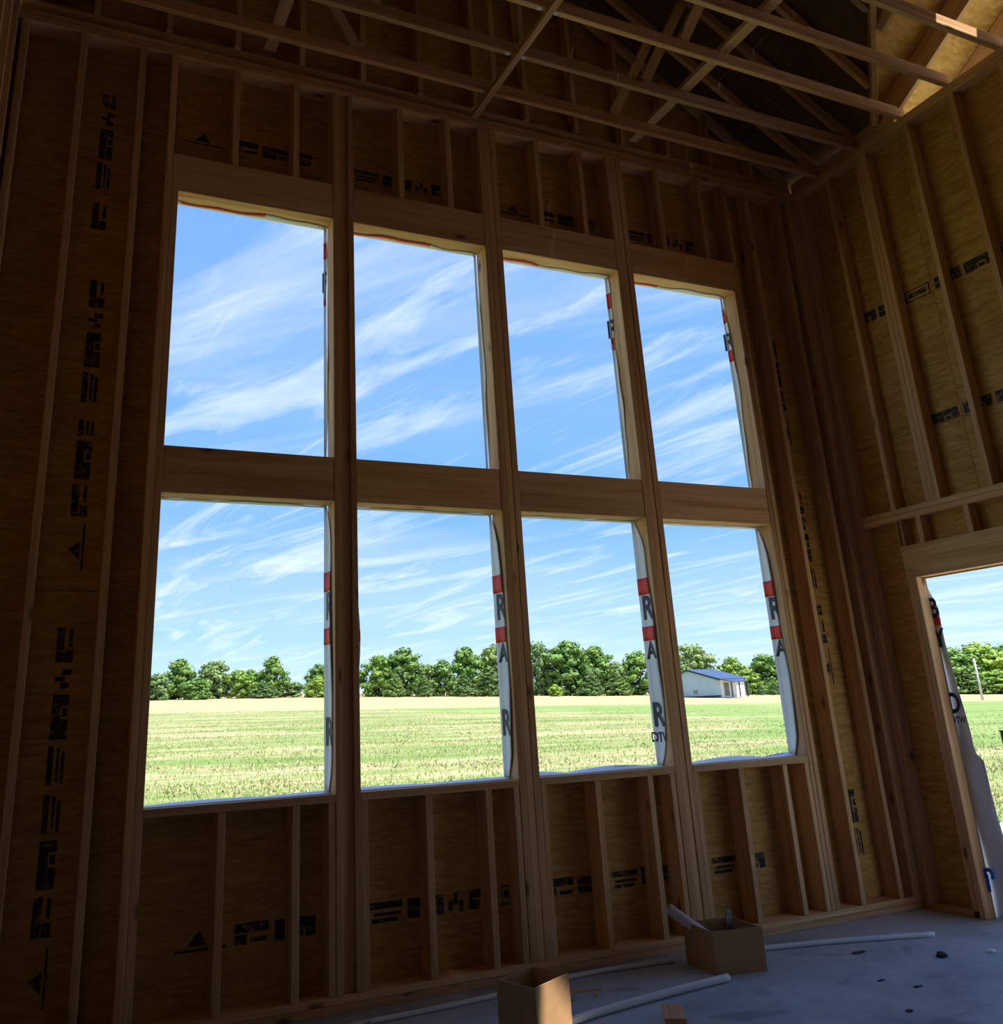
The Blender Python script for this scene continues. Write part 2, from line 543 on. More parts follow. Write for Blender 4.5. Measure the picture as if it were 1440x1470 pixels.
# housewrap over the outside of the sheathing
for a, b_, c, d_ in ((XL - .1, -0.006, -0.05, 5.80), (4.432, 5.42, -0.05, 5.80), (-0.006, 4.432, -0.05, ZS - 0.012), (-0.006, 4.432, Z3 + 0.008, 5.80)):
    abox('house_wrap', a, b_, D + 0.0122, D + 0.0140, c, d_, WF, WRAP, 0)
# ---- black factory print on the sheathing
def glyph(rects, x, z, w, h, rr, style):
    """one worn character cell made of bars"""
    if style == 0:      # block with a light slot
        rects += [(x, z + h * .55, w, h * .45), (x, z, w * .35, h * .5), (x + w * .45, z + h * .08, w * .5, h * .22)]
    elif style == 1:    # two stacked bars
        rects += [(x, z + h * .62, w, h * .34), (x + w * .1, z + h * .30, w * .85, h * .16), (x + w * .05, z, w * .8, h * .2)]
    elif style == 2:    # tall solid
        rects += [(x, z, w * .55, h), (x + w * .62, z + h * .2, w * .3, h * .6)]
    elif style == 3:    # framed
        rects += [(x, z, w, h * .1), (x, z + h * .9, w, h * .1), (x, z, w * .06, h), (x + w * .94, z, w * .06, h), (x + w * .15, z + h * .3, w * .7, h * .42)]
    elif style == 5:    # dense worn bar
        rects += [(x, z + h * .45, w, h * .5), (x, z, w * .45, h * .42), (x + w * .5, z + h * .05, w * .2, h * .3), (x + w * .75, z, w * .25, h * .46)]
    elif style == 4:    # small scribble
        rects += [(x, z + h * .1, w * .3, h * .5), (x + w * .35, z + h * .35, w * .25, h * .6), (x + w * .65, z, w * .3, h * .55)]
def print_mesh(rects, tris):
    bm = bmesh.new()
    for x, z, w, h in rects:
        c = [(x, z), (x + w, z), (x + w, z + h), (x, z + h)]
        c = [(p + R.uniform(-.05, .05) * min(w, h), q + R.uniform(-.05, .05) * min(w, h)) for p, q in c]
        bm.faces.new([bm.verts.new((p, q, 0)) for p, q in c])
    for tri in tris:
        bm.faces.new([bm.verts.new((p, q, 0)) for p, q in tri])
    return bm
def stamp(parent, xf, total, h=0.11, kind=0, start_tri=True):
    """row of print of length 'total' mapped into the world by xf(s, t)"""
    rects, tris = [], []
    s = 0.0
    if start_tri:
        tris.append([(0.06, h * .25), (0.16, h * .25), (0.12, h * .95)])
        rects.append((0.0, 0.0, 0.26, h * .13))
        s = 0.30
    seq = ([0, 5, 1, 2, 5, 4, 0, 1, 3, 4, 5, 2], [1, 5, 4, 0, 3, 2, 5, 4, 3, 1, 0], [5, 5, 3, 5, 4, 5])[kind]
    i = 0
    while s < total - 0.06:
        st = seq[i % len(seq)]
        w = {0: .18, 1: .19, 2: .12, 3: .26, 4: .10, 5: .22}[st]
        w = min(w, total - s)
        glyph(rects, s, 0, w, h, R, st)
        s += w + (0.03 if st != 3 else 0.05)
        i += 1
    bm = print_mesh(rects, tris)
    for v in bm.verts:
        v.co = xf(v.co.x, v.co.y)
    loc = parent.location
    for v in bm.verts:
        v.co = v.co - loc
    return link_mesh('factory_print', bm_mesh(bm, 'factory_print'), INK, parent)
yi = D - 0.0012
def hx(x0, z0):
    return lambda s, t: Vector((x0 + s, yi, z0 + t))
def vz(x0, z0):      # reading upwards, letters lying on their side
    return lambda s, t: Vector((x0 - t, yi, z0 + s))
stamp(PANELS['B0'], hx(0.20, 0.350), 0.80, 0.10, 0)
stamp(PANELS['B1'], hx(1.24, 0.362), 0.90, 0.105, 1, False)
stamp(PANELS['B2'], hx(2.36, 0.364), 0.92, 0.10, 0, False)
stamp(PANELS['B3'], hx(3.60, 0.366), 0.46, 0.10, 1, False)
stamp(PANELS['T0'], hx(0.04, 5.09), 0.86, 0.095, 0)
stamp(PANELS['T1'], hx(1.20, 5.06), 0.72, 0.09, 1, False)
stamp(PANELS['T2'], hx(2.36, 5.03), 0.86, 0.09, 0)
stamp(PANELS['T3'], hx(3.50, 5.02), 0.74, 0.09, 1, False)
stamp(PANELS['L0'], vz(-0.385, 0.20), 0.94, 0.085, 0)
stamp(PANELS['L0'], vz(-0.385, 1.18), 0.82, 0.085, 1, False)
stamp(PANELS['L1'], vz(-0.375, 2.26), 0.86, 0.085, 0)
stamp(PANELS['L1'], vz(-0.375, 3.22), 0.82, 0.085, 1, False)
stamp(PANELS['L1'], vz(-0.40, 4.34), 0.20, 0.085, 0, False)
stamp(PANELS['L2'], vz(-0.40, 4.62), 0.70, 0.085, 1, False)
stamp(PANELS['R0'], vz(4.945, 0.35), 0.50, 0.085, 1, False)
stamp(PANELS['R0'], vz(4.935, 1.52), 0.58, 0.085, 0)
stamp(PANELS['R1'], vz(4.925, 2.22), 0.86, 0.085, 1, False)
stamp(PANELS['R1'], vz(4.915, 3.38), 0.95, 0.085, 0)

# ---- letters for the housewrap
def text_mesh(body, size):
    cu = bpy.data.curves.new('lettering', 'FONT')
    cu.body = body
    cu.size = size
    cu.align_x = 'CENTER'
    cu.offset = size * 0.03
    ob = bpy.data.objects.new('lettering', cu)
    COL.objects.link(ob)
    dg = bpy.context.evaluated_depsgraph_get()
    me = bpy.data.meshes.new_from_object(ob.evaluated_get(dg))
    bpy.data.objects.remove(ob)
    return me

# ---- housewrap folded into the openings
def jamb_wrap(xj, z0, z1, inner, marks, label):
    """wrap lying on a right-hand jamb (facing -x); inner(v) = how far in its ragged edge comes"""
    def fn(u, v):
        z = z0 + (z1 - z0) * v
        ye = inner(v)
        y = ye + (D + 0.018 - ye) * u
        bulge = 0.004 + 0.006 * math.sin(v * 9 + xj * 3) * (1 - u) + (0.012 * (u - .8) / .2 if u > .8 else 0)
        return Vector((xj - 0.003 - max(bulge, 0.001), y, z))
    w = grid_sheet('house_wrap', fn, 5, 24, WF, WRAP)
    w['label'] = label
    for kind, zc, arg, yc in marks:
        if kind == 'band':
            v0, v1 = (zc - arg / 2 - z0) / (z1 - z0), (zc + arg / 2 - z0) / (z1 - z0)
            b = grid_sheet('red_band', lambda u, v: fn(u, v0 + (v1 - v0) * v) + Vector((-0.0022, 0, 0)), 5, 3, w, RED, 0.0008)
        else:
            me = text_mesh(kind, arg)
            v = min(max((zc + arg * .35 - z0) / (z1 - z0), 0), 1)
            for vt in me.vertices:
                p = vt.co.copy()
                vv = min(max((zc + p.y - z0) / (z1 - z0), 0), 1)
                yy = yc - p.x * 0.9
                ye = inner(vv)
                uu = min(max((yy - ye) / (D + 0.018 - ye), 0), 1)
                q = fn(uu, vv)
                vt.co = Vector((q.x - 0.004, max(yy, ye), zc + p.y))
            link_mesh('lettering', me, GREYINK, w)
def ragged(base, amp, f, ends=True):
    def g(v):
        y = base + amp * math.sin(v * f + base * 60) + amp * .4 * math.sin(v * f * 3.1)
        if ends:
            y += max(0, (v - 0.86) / 0.14) ** 1.5 * (D - base) * 0.95 + max(0, (0.10 - v) / 0.10) ** 1.5 * (D - base) * 0.7
        return min(y, D + 0.012)
    return g
upm = lambda z: [('band', z, 0.13, 0), ('band', z - 0.36, 0.10, 0), ('R', z - 0.30, 0.20, 0.135)]
jamb_wrap(1.005, Z2, Z3, ragged(0.125, 0.012, 9), upm(Z3 - 0.17), 'thin torn edge of white housewrap in upper first opening')
jamb_wrap(2.142, Z2, Z3, ragged(0.120, 0.012, 8), upm(Z3 - 0.10)[:0], 'thin torn edge of white housewrap in upper second opening')
jamb_wrap(3.282, Z2, Z3, ragged(0.120, 0.012, 10), upm(Z3 - 0.20), 'thin torn edge of white housewrap in upper third opening')
jamb_wrap(4.426, Z2, Z3, ragged(0.118, 0.012, 7), upm(Z3 - 0.16), 'thin torn edge of white housewrap in upper fourth opening')
lowm = [('band', 2.22, 0.115, 0), ('R', 2.00, 0.22, 0.085), ('band', 1.90, 0.095, 0), ('A', 1.735, 0.16, 0.09), ('R', 1.30, 0.21, 0.095), ('DTW', 1.20, 0.085, 0.09)]
jamb_wrap(1.005, ZS, Z1, ragged(0.060, 0.012, 4), lowm[:3] + lowm[4:5], 'white housewrap with red bands in lower first opening')
jamb_wrap(2.142, ZS, Z1, ragged(0.048, 0.014, 5), lowm[:5], 'white housewrap with red bands in lower second opening')
jamb_wrap(3.282, ZS, Z1, ragged(0.040, 0.012, 6), lowm, 'white housewrap with red bands and large letters in lower third opening')
jamb_wrap(4.426, ZS, Z1, ragged(0.062, 0.012, 5), lowm[:4], 'white housewrap with red bands in lower fourth opening')
# loose flap that blows past the first post into the second lower opening
def flapfn(u, v):
    z = 1.22 + v * 1.30
    wd = 0.028 + 0.022 * math.sin(min(v * 1.15, 1) * math.pi) ** 0.5
    if v > 0.9: wd *= (1 - v) / 0.1
    return Vector((1.148 + u * wd, D + 0.03 + 0.05 * u * math.sin(v * 7 + 1), z))
fl = grid_sheet('house_wrap', flapfn, 4, 24, WF, WRAP)
fl['label'] = 'loose white housewrap flap beside the first post'
for va, vb in ((0.64, 0.74), (0.50, 0.55)):
    grid_sheet('red_band', lambda u, v: flapfn(u, va + (vb - va) * v) + Vector((0, -0.003, 0)), 4, 3, fl, RED, 0.0008)
# wrap folded over the sills
for i, (a, b) in enumerate(WX):
    def sf(u, v, a=a, b=b, i=i):
        x = a + 0.006 + (b - a - 0.02) * u
        y = 0.055 + 0.015 * math.sin(u * 5 + i) + v * 0.11
        hump = (0.004 + 0.022 * abs(math.sin(u * math.pi * 1.5 + i * .9)) * (1 if i > 1 else .3)) * v
        return Vector((x, y, ZS + 0.0025 + hump))
    s = grid_sheet('house_wrap', sf, 24, 4, WF, WRAP)
    s['label'] = 'white housewrap folded over a window sill'
    if i > 1:
        bmr = []
        for k in range(9):
            bmr.append((0.62 + k * 0.035, 0, 0.022, 0.014))
        bm = print_mesh(bmr, [])
        for v in bm.verts:
            uu = (v.co.x) / (b - a)
            q = sf(uu, 0.9)
            v.co = Vector((a + v.co.x, q.y - 0.004 - v.co.y, q.z + 0.0022))
        link_mesh('lettering', bm_mesh(bm, 'lettering'), GREYINK, s)
    # torn strip under the upper header, reddish print at its edge
    def hf(u, v, a=a, b=b, i=i):
        x = a + 0.01 + (b - a - 0.02) * u
        y0 = 0.112 + 0.014 * math.sin(u * 7 + i * 2) + 0.010 * math.sin(u * 19)
        return Vector((x, y0 + (D + 0.016 - y0) * v, Z3 - 0.003 - 0.006 * v))
    h = grid_sheet('house_wrap', hf, 24, 3, WF, WRAP)
    h['label'] = 'torn housewrap edge under a window header'
    grid_sheet('red_band', lambda u, v: hf(0.02 + u * (0.55, 0.6, 0.35, 0.3)[i], v * 0.5) + Vector((0, 0, -0.0022)), 12, 2, h, RED, 0.0008)
    def mf(u, v, a=a, b=b, i=i):
        x = a + 0.01 + (b - a - 0.02) * u
        y0 = 0.118 + 0.010 * math.sin(u * 8 + i * 1.3) + 0.008 * math.sin(u * 23)
        return Vector((x, y0 + (D + 0.016 - y0) * v, Z1 - 0.003 - 0.006 * v))
    h = grid_sheet('house_wrap', mf, 24, 3, WF, WRAP)
    h['label'] = 'torn housewrap edge under a mullion header'

# ------------------------------------------------------------------ right wall with the doorway
wall_right = tag(empty('wall_right'), 'framed stud wall with yellow board sheathing above a wide doorway', 'wall', kind='structure')
WR = wall_right
x0, x1 = XR, XR + DR
ZH0, ZH1, ZM0, ZM1 = 2.236, 2.472, 2.668, 2.752
YJ = -0.466
YD2 = -2.70                      # far (camera side) end of the doorway
abox('top_plate', x0, x1, YB, D, ZP, ZP + T, WR)
abox('top_plate', x0 + .003, x1, YB, D, ZP + T, ZT, WR)
abox('middle_plate', x0, x1, -3.2, -0.085, ZM0, ZM0 + 0.041, WR)
abox('middle_plate', x0 - .002, x1, -3.2, -0.085, ZM0 + 0.042, ZM1, WR)
abox('door_header', x0 - .001, x1, YD2 - 0.04, -0.385, ZH0, ZH1, WR)
abox('bottom_plate', x0, x1, YJ + 0.085, 0.0, 0.0, T, WR)
abox('jack_stud', x0, x1, YJ, YJ + T, 0.0, ZH0, WR)
abox('king_stud', x0 + .001, x1, YJ + T + .001, YJ + 2 * T, T, ZM0, WR)
abox('corner_stud', x0, x1, -0.083, -0.042, T, ZP, WR)
abox('corner_stud', x0 + .002, x1, -0.041, D, T, ZP, WR)
for y in (-0.43, -0.60, -0.99, -1.39, -1.79, -2.19):
    abox('cripple_stud', x0 + .001, x1, y, y + T, ZH1, ZM0, WR)
abox('jack_stud', x0, x1, YD2 - T, YD2, 0.0, ZH0, WR)
ups = [(-0.41, -0.368)] + [(-0.795 + k * .041, -0.795 + (k + 1) * .041 - .001) for k in range(3)]
y = -1.203
while y > YB + 0.2:
    ups.append((y, y + T))
    y -= 0.395
for a, b in ups:
    lo = ZM1 if a > -3.2 else T
    abox('stud', x0, x1, a, b, lo, ZP, WR)
abox('bottom_plate', x0, x1, YB, YD2 - T, 0, T, WR)
# sheathing
xs0, xs1 = XR + DR, XR + DR + 0.012
def rpanel(y0, y1, z0, z1):
    return abox('sheathing_panel', xs0, xs1, y0, y1, z0, z1, WR, OSB, 0.001)
rp = []
rpanel(YJ + .002, D, -0.05, 2.15)
rpanel(YJ + .002, D, 2.154, 3.300)
ydiv = [D, -1.04, -2.26, -3.5]
for i in range(3):
    if i > 0 or True:
        a = YJ if i == 0 else ydiv[i]
        rpanel(ydiv[i + 1] + .002, a, ZH0 - 0.01, 3.300)
    rp.append(rpanel(ydiv[i + 1] + .002, ydiv[i], 3.304, 4.520))
    rpanel(ydiv[i + 1] + .002, ydiv[i], 4.524, 5.72)
rpanel(-3.5, YD2, -0.05, ZH0 - 0.012)
rpanel(YB, -3.502, -0.05, 2.4)
rpanel(YB, -3.502, 2.403, 4.85)
rpanel(YB, -3.502, 4.853, 5.72)
for a, b_, c, d_ in ((YJ + .003, D + .012, -0.05, ZH0), (-3.5, D + .012, ZH0, 5.72), (YB, -3.5, -0.05, 5.72)):
    abox('house_wrap', xs1 + .0002, xs1 + .002, a, b_, c, d_, WR, WRAP, 0)
# print on it
xi = xs0 - 0.0012
def hy(y0, z0):
    return lambda s, t: Vector((xi, y0 - s, z0 + t))
stamp(rp[0], hy(-0.30, 4.290), 0.72, 0.095, 2, False)
stamp(rp[1], hy(-1.06, 4.300), 1.10, 0.095, 2, False)
stamp(rp[0], hy(-0.80, 3.310), 0.23, 0.085, 2, False)
stamp(rp[1], hy(-1.06, 3.315), 0.9, 0.085, 2, False)

# housewrap hanging outside the doorway
def dw(u, v):
    z = -0.12 + v * 2.30
    lo = max(0, 1 - v * 2.1)
    wd = 0.035 + 0.05 * min(1, (1 - v) * 4) + 0.07 * lo + (0.05 if v < 0.50 else 0) + 0.012 * math.sin(v * 14)
    if v > 0.93: wd *= (1 - v) / 0.07
    return Vector((XR + DR + 0.022 + 0.05 * lo * u + 0.012 * math.sin(v * 11 + u * 3), -0.440 - wd * u * 1.15, z))
dwo = grid_sheet('house_wrap', dw, 6, 40, WR, WRAP)
dwo['label'] = 'loose white housewrap hanging outside the doorway jamb'
for va, vb in ((0.872, 0.898),):
    grid_sheet('red_band', lambda u, v: dw(u, va + (vb - va) * v) + Vector((-0.004, 0, 0)), 5, 3, dwo, RED, 0.0008)
for body, size, z, yc in (('B', 0.19, 1.95, -0.480), ('Y', 0.18, 1.74, -0.480), ('D', 0.19, 1.29, -0.482), ('DTW', 0.06, 1.22, -0.497)):
    me = text_mesh(body, size)
    for vt in me.vertices:
        p = vt.co.copy()
        vt.co = Vector((XR + DR + 0.004, yc - p.x * 0.75, z + p.y))
    link_mesh('lettering', me, GREYINK, dwo)
# sheet is wider lower down: second layer lapped over it
def dw2(u, v):
    z = -0.16 + v * 1.22
    wd = 0.105 + 0.05 * (1 - v) ** 2 + 0.012 * math.sin(v * 9)
    return Vector((XR + DR + 0.040 + 0.04 * (1 - v) + 0.01 * math.sin(u * 6 + v * 4), -0.44 - wd * u, z))
d2 = grid_sheet('house_wrap', dw2, 6, 24, WR, WRAP)
d2['label'] = 'lower lapped housewrap sheet outside the doorway'

# ------------------------------------------------------------------ left wall and back wall (mostly out of view)
wall_left = tag(empty('wall_left'), 'dark framed stud wall at the left edge', 'wall', kind='structure')
WL = wall_left
abox('top_plate', XL - DR, XL, YB, D, ZP, ZT, WL)
abox('bottom_plate', XL - DR, XL, YB, 0.0, 0, T, WL)
y = -0.06
while y > YB:
    abox('stud', XL - DR, XL, y - T, y, T, ZP, WL)
    y -= 0.40
def lpanel(y0, y1, z0, z1):
    abox('sheathing_panel', XL - DR - 0.012, XL - DR, y0, y1, z0, z1, WL, OSB, 0.001)
lpanel(-3.4, D, -0.05, 5.72)
for k in range(4):
    lpanel(-3.402 - (k + 1) * 2.525 + .002, -3.402 - k * 2.525, -0.05, 5.72)

wall_back = tag(empty('wall_back'), 'plain sheathed wall behind the viewpoint', 'wall', kind='structure')
WB = wall_back
def bpanel(xa, xb, z0, z1):
    abox('sheathing_panel', xa, xb, YB - 0.012, YB, z0, z1, WB, OSB, 0.001)
for k in range(5):
    bpanel(XL - .1 + k * 1.295, XL - .1 + (k + 1) * 1.295 - .002, -0.05, 5.8)

# ------------------------------------------------------------------ trusses
XC = (XL + XR) / 2
SL = 0.60
RZ = 0.09
def ztop(x):          # underside of the deck on the main roof
    return ZT + 0.17 + SL * (XR - x if x > XC else x - XL)
def valley(y):
    return 6.226 + y if y > -3.6 else -0.974 - y
TR_LABELS = ['dark roof truss nearest the window wall', 'second roof truss out from the window wall', 'third roof truss out from the window wall',
             'fourth roof truss out from the window wall', 'fifth roof truss out, sunlit at its right end',
             'sixth roof truss out from the window wall', 'seventh roof truss out from the window wall', 'eighth roof truss out, nearest the viewpoint']
yfs = [-0.30, -0.72, -1.165, -1.58, -2.00]
while len(yfs) < 8:
    yfs.append(yfs[-1] - 0.42)
for i, yf in enumerate(yfs):
    t = empty('roof_truss', (XC, yf, ZT))
    tag(t, TR_LABELS[i], 'truss', 'roof trusses over the room')
    def L(p):
        return (p[0] - XC, p[1] - yf, p[2] - ZT)
    yc = yf + T / 2
    xr = XR + 0.07
    abox('bottom_chord', XL - XC - .05, XR - XC + 0.06, 0, T, 0.001, 0.092, t)
    # top chords
    zc = -0.07
    xe = XR + 0.35 if yf > -0.85 else min(XR + 0.0, valley(yf) - 0.03)
    if xe > XC + 0.3:
        beam('top_chord', L((XC, yc, ztop(XC) + zc)), L((xe, yc, ztop(xe) + zc)), T, 0.09, t)
    beam('top_chord', L((XC, yc, ztop(XC) + zc)), L((XL - 0.35, yc, ztop(XL - 0.35) + zc)), T, 0.09, t)
    beam('web', L((XC, yc, ZT + .09)), L((XC, yc, ztop(XC) - .1)), T, 0.09, t)
    for s in (-1, 1):
        xa, xb = XC + s * 1.05, XC + s * 1.55
        if s < 0 or xb < valley(yf) - 0.1:
            beam('web', L((xa, yc, ZT + .09)), L((xb, yc, ztop(xb) - .10)), T, 0.08, t)
    # white paper tags under the chord beside the centre brace
    if 1 <= i <= 2 or i == 0:
        for dx in (-0.062, 0.058):
            if i == 0: continue
            abox('paper_tag', 2.103 + dx - XC - .018, 2.103 + dx - XC + .018, 0.006, 0.036, -0.0012, 0.001, t, TAG, 0)
# gable frame on top of the window wall
gt = tag(empty('gable_truss', (XC, 0, ZT)), 'sheathed gable truss standing on the window wall', 'truss')
abox('bottom_chord', XL - XC, XR - XC, 0.02, 0.06, 0.0, 0.09, gt)
beam('top_chord', (0, 0.04, ztop(XC) - ZT - .07), (XR - XC, 0.04, ztop(XR) - ZT - .07), T, 0.09, gt)
beam('top_chord', (0, 0.04, ztop(XC) - ZT - .07), (XL - XC, 0.04, ztop(XL) - ZT - .07), T, 0.09, gt)
for k in range(-6, 7):
    x = k * 0.45
    beam('web', (x, 0.04, 0.09), (x, 0.04, ztop(XC + x) - ZT - .1), 0.04, 0.09, gt, None, (0, 1, 0))
prism('sheathing_panel', [(XL - XC, 0.10, 0.002), (XR - XC, 0.10, 0.002), (XR - XC, 0.10, ztop(XR) - ZT - .01), (0, 0.10, ztop(XC) - ZT - .01), (XL - XC, 0.10, ztop(XL) - ZT - .01)], (0, 0.012, 0), gt, OSB)
# back gable
gb = tag(empty('gable_truss', (XC, YB, ZT)), 'sheathed gable end behind the viewpoint', 'truss')
prism('sheathing_panel', [(XL - XC, 0, 0.002), (XR - XC, 0, 0.002), (XR - XC, 0, ztop(XR) - ZT - .01), (0, 0, ztop(XC) - ZT - .01), (XL - XC, 0, ztop(XL) - ZT - .01)], (0, 0.012, 0), gb, OSB)

# boards added between the truss heels to cut light entering at the eave
ya = 0.02
for yf in yfs[:2]:
    abox('eave_light_block', XR + 0.02, XR + 0.058, yf + T + .002, ya - .002, ZT + .001, ZT + 0.098, wall_right)
    ya = yf
abox('eave_light_block', XR + 0.02, XR + 0.058, -0.95, ya - .002, ZT + .001, ZT + 0.130, wall_right)
# long lateral braces
b = tag(abox('lateral_brace', 2.080, 2.128, -7.9, -0.02, ZT - 0.040, ZT - 0.0005), 'orange lumber brace nailed under the middle of the trusses', 'brace', 'braces along the trusses')
b = tag(abox('lateral_brace', 3.50, 3.585, -7.9, -0.04, ZT + 0.093, ZT + 0.133), 'pale lumber brace lying over the truss chords on the right', 'brace', 'braces along the trusses')
b = tag(abox('lateral_brace', 0.50, 0.585, -7.9, -0.04, ZT + 0.093, ZT + 0.133), 'pale lumber brace lying over the truss chords on the left', 'brace', 'braces along the trusses')

# ------------------------------------------------------------------ roof decks
def clip(poly, f):
    out = []
    n = len(poly)
    for i in range(n):
        p, q = poly[i], poly[(i + 1) % n]
        a, c = f(p), f(q)
        if a >= 0: out.append(p)
        if a * c < 0:
            k = a / (a - c)
            out.append((p[0] + (q[0] - p[0]) * k, p[1] + (q[1] - p[1]) * k))
    return out
ceiling = tag(empty('ceiling'), 'underside of the board roof deck above the trusses', 'roof', kind='structure')
def deck_cell(x0, x1, y0, y1, zf, clips, parent, mat=None):
    poly = [(x0, y0), (x1, y0), (x1, y1), (x0, y1)]
    for f in clips:
        poly = clip(poly, f)
        if len(poly) < 3:
            return
    a = sum(poly[i][0] * poly[(i + 1) % len(poly)][1] - poly[(i + 1) % len(poly)][0] * poly[i][1] for i in range(len(poly)))
    if abs(a) < 0.01:
        return
    prism('roof_panel', [(p[0], p[1], zf(*p)) for p in poly], (0, 0, 0.014), parent, mat or OSB)
def frange(a, b, s):
    r = []
    while a < b - 1e-6:
        r.append((a, min(a + s, b)))
        a += s
    return r
zmain = lambda x, y: ztop(x)
# left slope
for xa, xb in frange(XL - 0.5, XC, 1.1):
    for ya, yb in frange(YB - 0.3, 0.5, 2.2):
        deck_cell(xa, xb - .003, ya, yb - .003, zmain, [], ceiling, OSB_SHADE)
# right slope up to the valleys of the porch gable
ON, OS = 6.226, -0.974
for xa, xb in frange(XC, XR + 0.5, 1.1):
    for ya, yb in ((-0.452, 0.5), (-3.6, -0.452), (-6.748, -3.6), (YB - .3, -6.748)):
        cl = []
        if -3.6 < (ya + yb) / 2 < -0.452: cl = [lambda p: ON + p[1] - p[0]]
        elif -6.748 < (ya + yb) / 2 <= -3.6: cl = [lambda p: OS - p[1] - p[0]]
        deck_cell(xa, xb - .003, ya, yb - .003, zmain, cl, ceiling, OSB_SHADE)
# valley rafter
def zporch(x, y):
    return 5.33 - 0.6 * y if y > -3.6 else 5.33 + 0.6 * (7.2 + y)
beam('valley_rafter', (5.262, -0.944, 5.83), (2.70, -3.506, 7.37), 0.045, 0.12, ceiling)
beam('valley_rafter', (5.262, -6.256, 5.83), (2.70, -3.694, 7.37), 0.045, 0.12, ceiling)

# porch gable roof over the doorway
porch = tag(empty('porch_roof'), 'board roof deck on rafters over the doorway side, lit orange', 'roof', kind='structure')
PX1 = 7.3
XCELL = [2.5, 3.24, 3.66, 4.16, 4.735, 4.86, 5.265, 5.85, 6.4, PX1]
holes = {(5, -2.398), (1, -3.82)}        # added deck openings, aimed so sunbeams strike a chord and a box
for i in range(len(XCELL) - 1):
    for ya, yb in ((-2.350, -0.50), (-2.398, -2.350), (-3.6, -2.398), (-3.68, -3.6), (-3.82, -3.68), (-6.70, -3.82)):
        if (i, ya) in holes:
            continue
        cl = [(lambda p: p[0] - ON - p[1]) if ya > -3.65 else (lambda p: p[0] - OS + p[1])]
        deck_cell(XCELL[i], XCELL[i + 1] - .002, ya, yb - .002, zporch, cl, porch)
for x in (3.17, 3.70, 4.14, 4.715, 5.29, 5.84, 6.40, 7.0):
    for s in (1, -1):
        ytop = -3.6
        # lower end at the valley or the eave
        yv = (x - ON) if x < 5.35 else -0.80
        if s > 0:
            ylo = min(yv + 0.0, -0.82)
        else:
            ylo = -7.2 - min(yv, -0.82)
        c = math.cos(math.atan(0.6))
        dz = 0.095 / c
        a = (x, ylo, zporch(x, ylo) - dz - .004)
        e = (x, ytop + 0.02 * s, zporch(x, ytop) - dz - .02)
        beam('rafter', a, e, T, 0.19, porch)
beam('ridge_board', (2.8, -3.6, 7.36), (PX1, -3.6, 7.36), 0.04, 0.22, porch)

# ------------------------------------------------------------------ cardboard boxes and floor clutter
def cardboard_box(name, c, h, label, flaps=False):
    """c: four rim corners (x, y) going round"""
    cx = sum(p[0] for p in c) / 4
    cy = sum(p[1] for p in c) / 4
    t = tag(empty(name, (cx, cy, 0)), label, 'box', 'cardboard boxes on the floor')
    P = [Vector((p[0] - cx, p[1] - cy, 0)) for p in c]
    th = 0.005
    for k in range(4):
        a, b = P[k], P[(k + 1) % 4]
        n = Vector((-(b - a).y, (b - a).x, 0)).normalized()
        if n.dot(-(a + b) / 2) < 0: n = -n
        bm = bmesh.new()
        nu, nv = 6, 3
        V = [[bm.verts.new(a.lerp(b, i / nu) + n * 0.006 * math.sin(math.pi * i / nu) * (j / nv) + Vector((0, 0, 0.003 + (h + 0.0015 * math.sin(k * 2 + i)) * j / nv))) for j in range(nv + 1)] for i in range(nu + 1)]
        for i in range(nu):
            for j in range(nv):
                bm.faces.new((V[i][j], V[i + 1][j], V[i + 1][j + 1], V[i][j + 1]))
        bm.normal_update()
        bmesh.ops.solidify(bm, geom=list(bm.faces), thickness=th)
        bmesh.ops.recalc_face_normals(bm, faces=bm.faces)
        link_mesh('side_panel', bm_mesh(bm, 'side_panel'), CARD, t)
    prism('bottom_panel', [tuple(p + Vector((0, 0, 0.001))) for p in P], (0, 0, 0.005), t, CARD)
    return t
B1 = [(1.525, -0.815), (1.612, -1.025), (1.866, -0.897), (1.783, -0.695)]
box1 = cardboard_box('cardboard_box', B1, 0.25, 'open empty cardboard box with light falling on its right side')
abox('shipping_label', -0.10, -0.055, -0.001, 0.001, 0.11, 0.15, box1, TAG, 0)
lab = [o for o in box1.children if o.name.startswith('shipping_label')][0]
# put the small white label on the left front face
pa, pb = Vector((B1[0][0], B1[0][1], 0)), Vector((B1[1][0], B1[1][1], 0))
mid = pa.lerp(pb, 0.55) - Vector(box1.location)
lab.location = (mid.x - 0.004, mid.y - 0.003, 0.035)
lab.rotation_euler = (0, 0, math.atan2(pb.y - pa.y, pb.x - pa.x))
B2 = [(3.045, -0.225), (3.02, -0.520), (3.325, -0.575), (3.36, -0.275)]
box2 = cardboard_box('cardboard_box', B2, 0.215, 'dark cardboard box holding a paper roll beside the wall')
# paper roll standing in it
rollm = tube_mesh('paper_roll', [(0, 0, 0), (0, 0, 0.42)], 0.030, 16, False)
rl = tag(link_mesh('paper_roll', rollm, PAPER, None), 'white rolled paper sticking out of the dark cardboard box', 'paper roll')
a, bb = Vector((3.26, -0.36, 0.055)), Vector((2.965, -0.245, 0.285))
dirv = (bb - a).normalized()
rl.rotation_euler = dirv.to_track_quat('Z', 'Y').to_euler()
rl.location = a
sol = rl.modifiers.new('solid', 'SOLIDIFY'); sol.thickness = 0.004
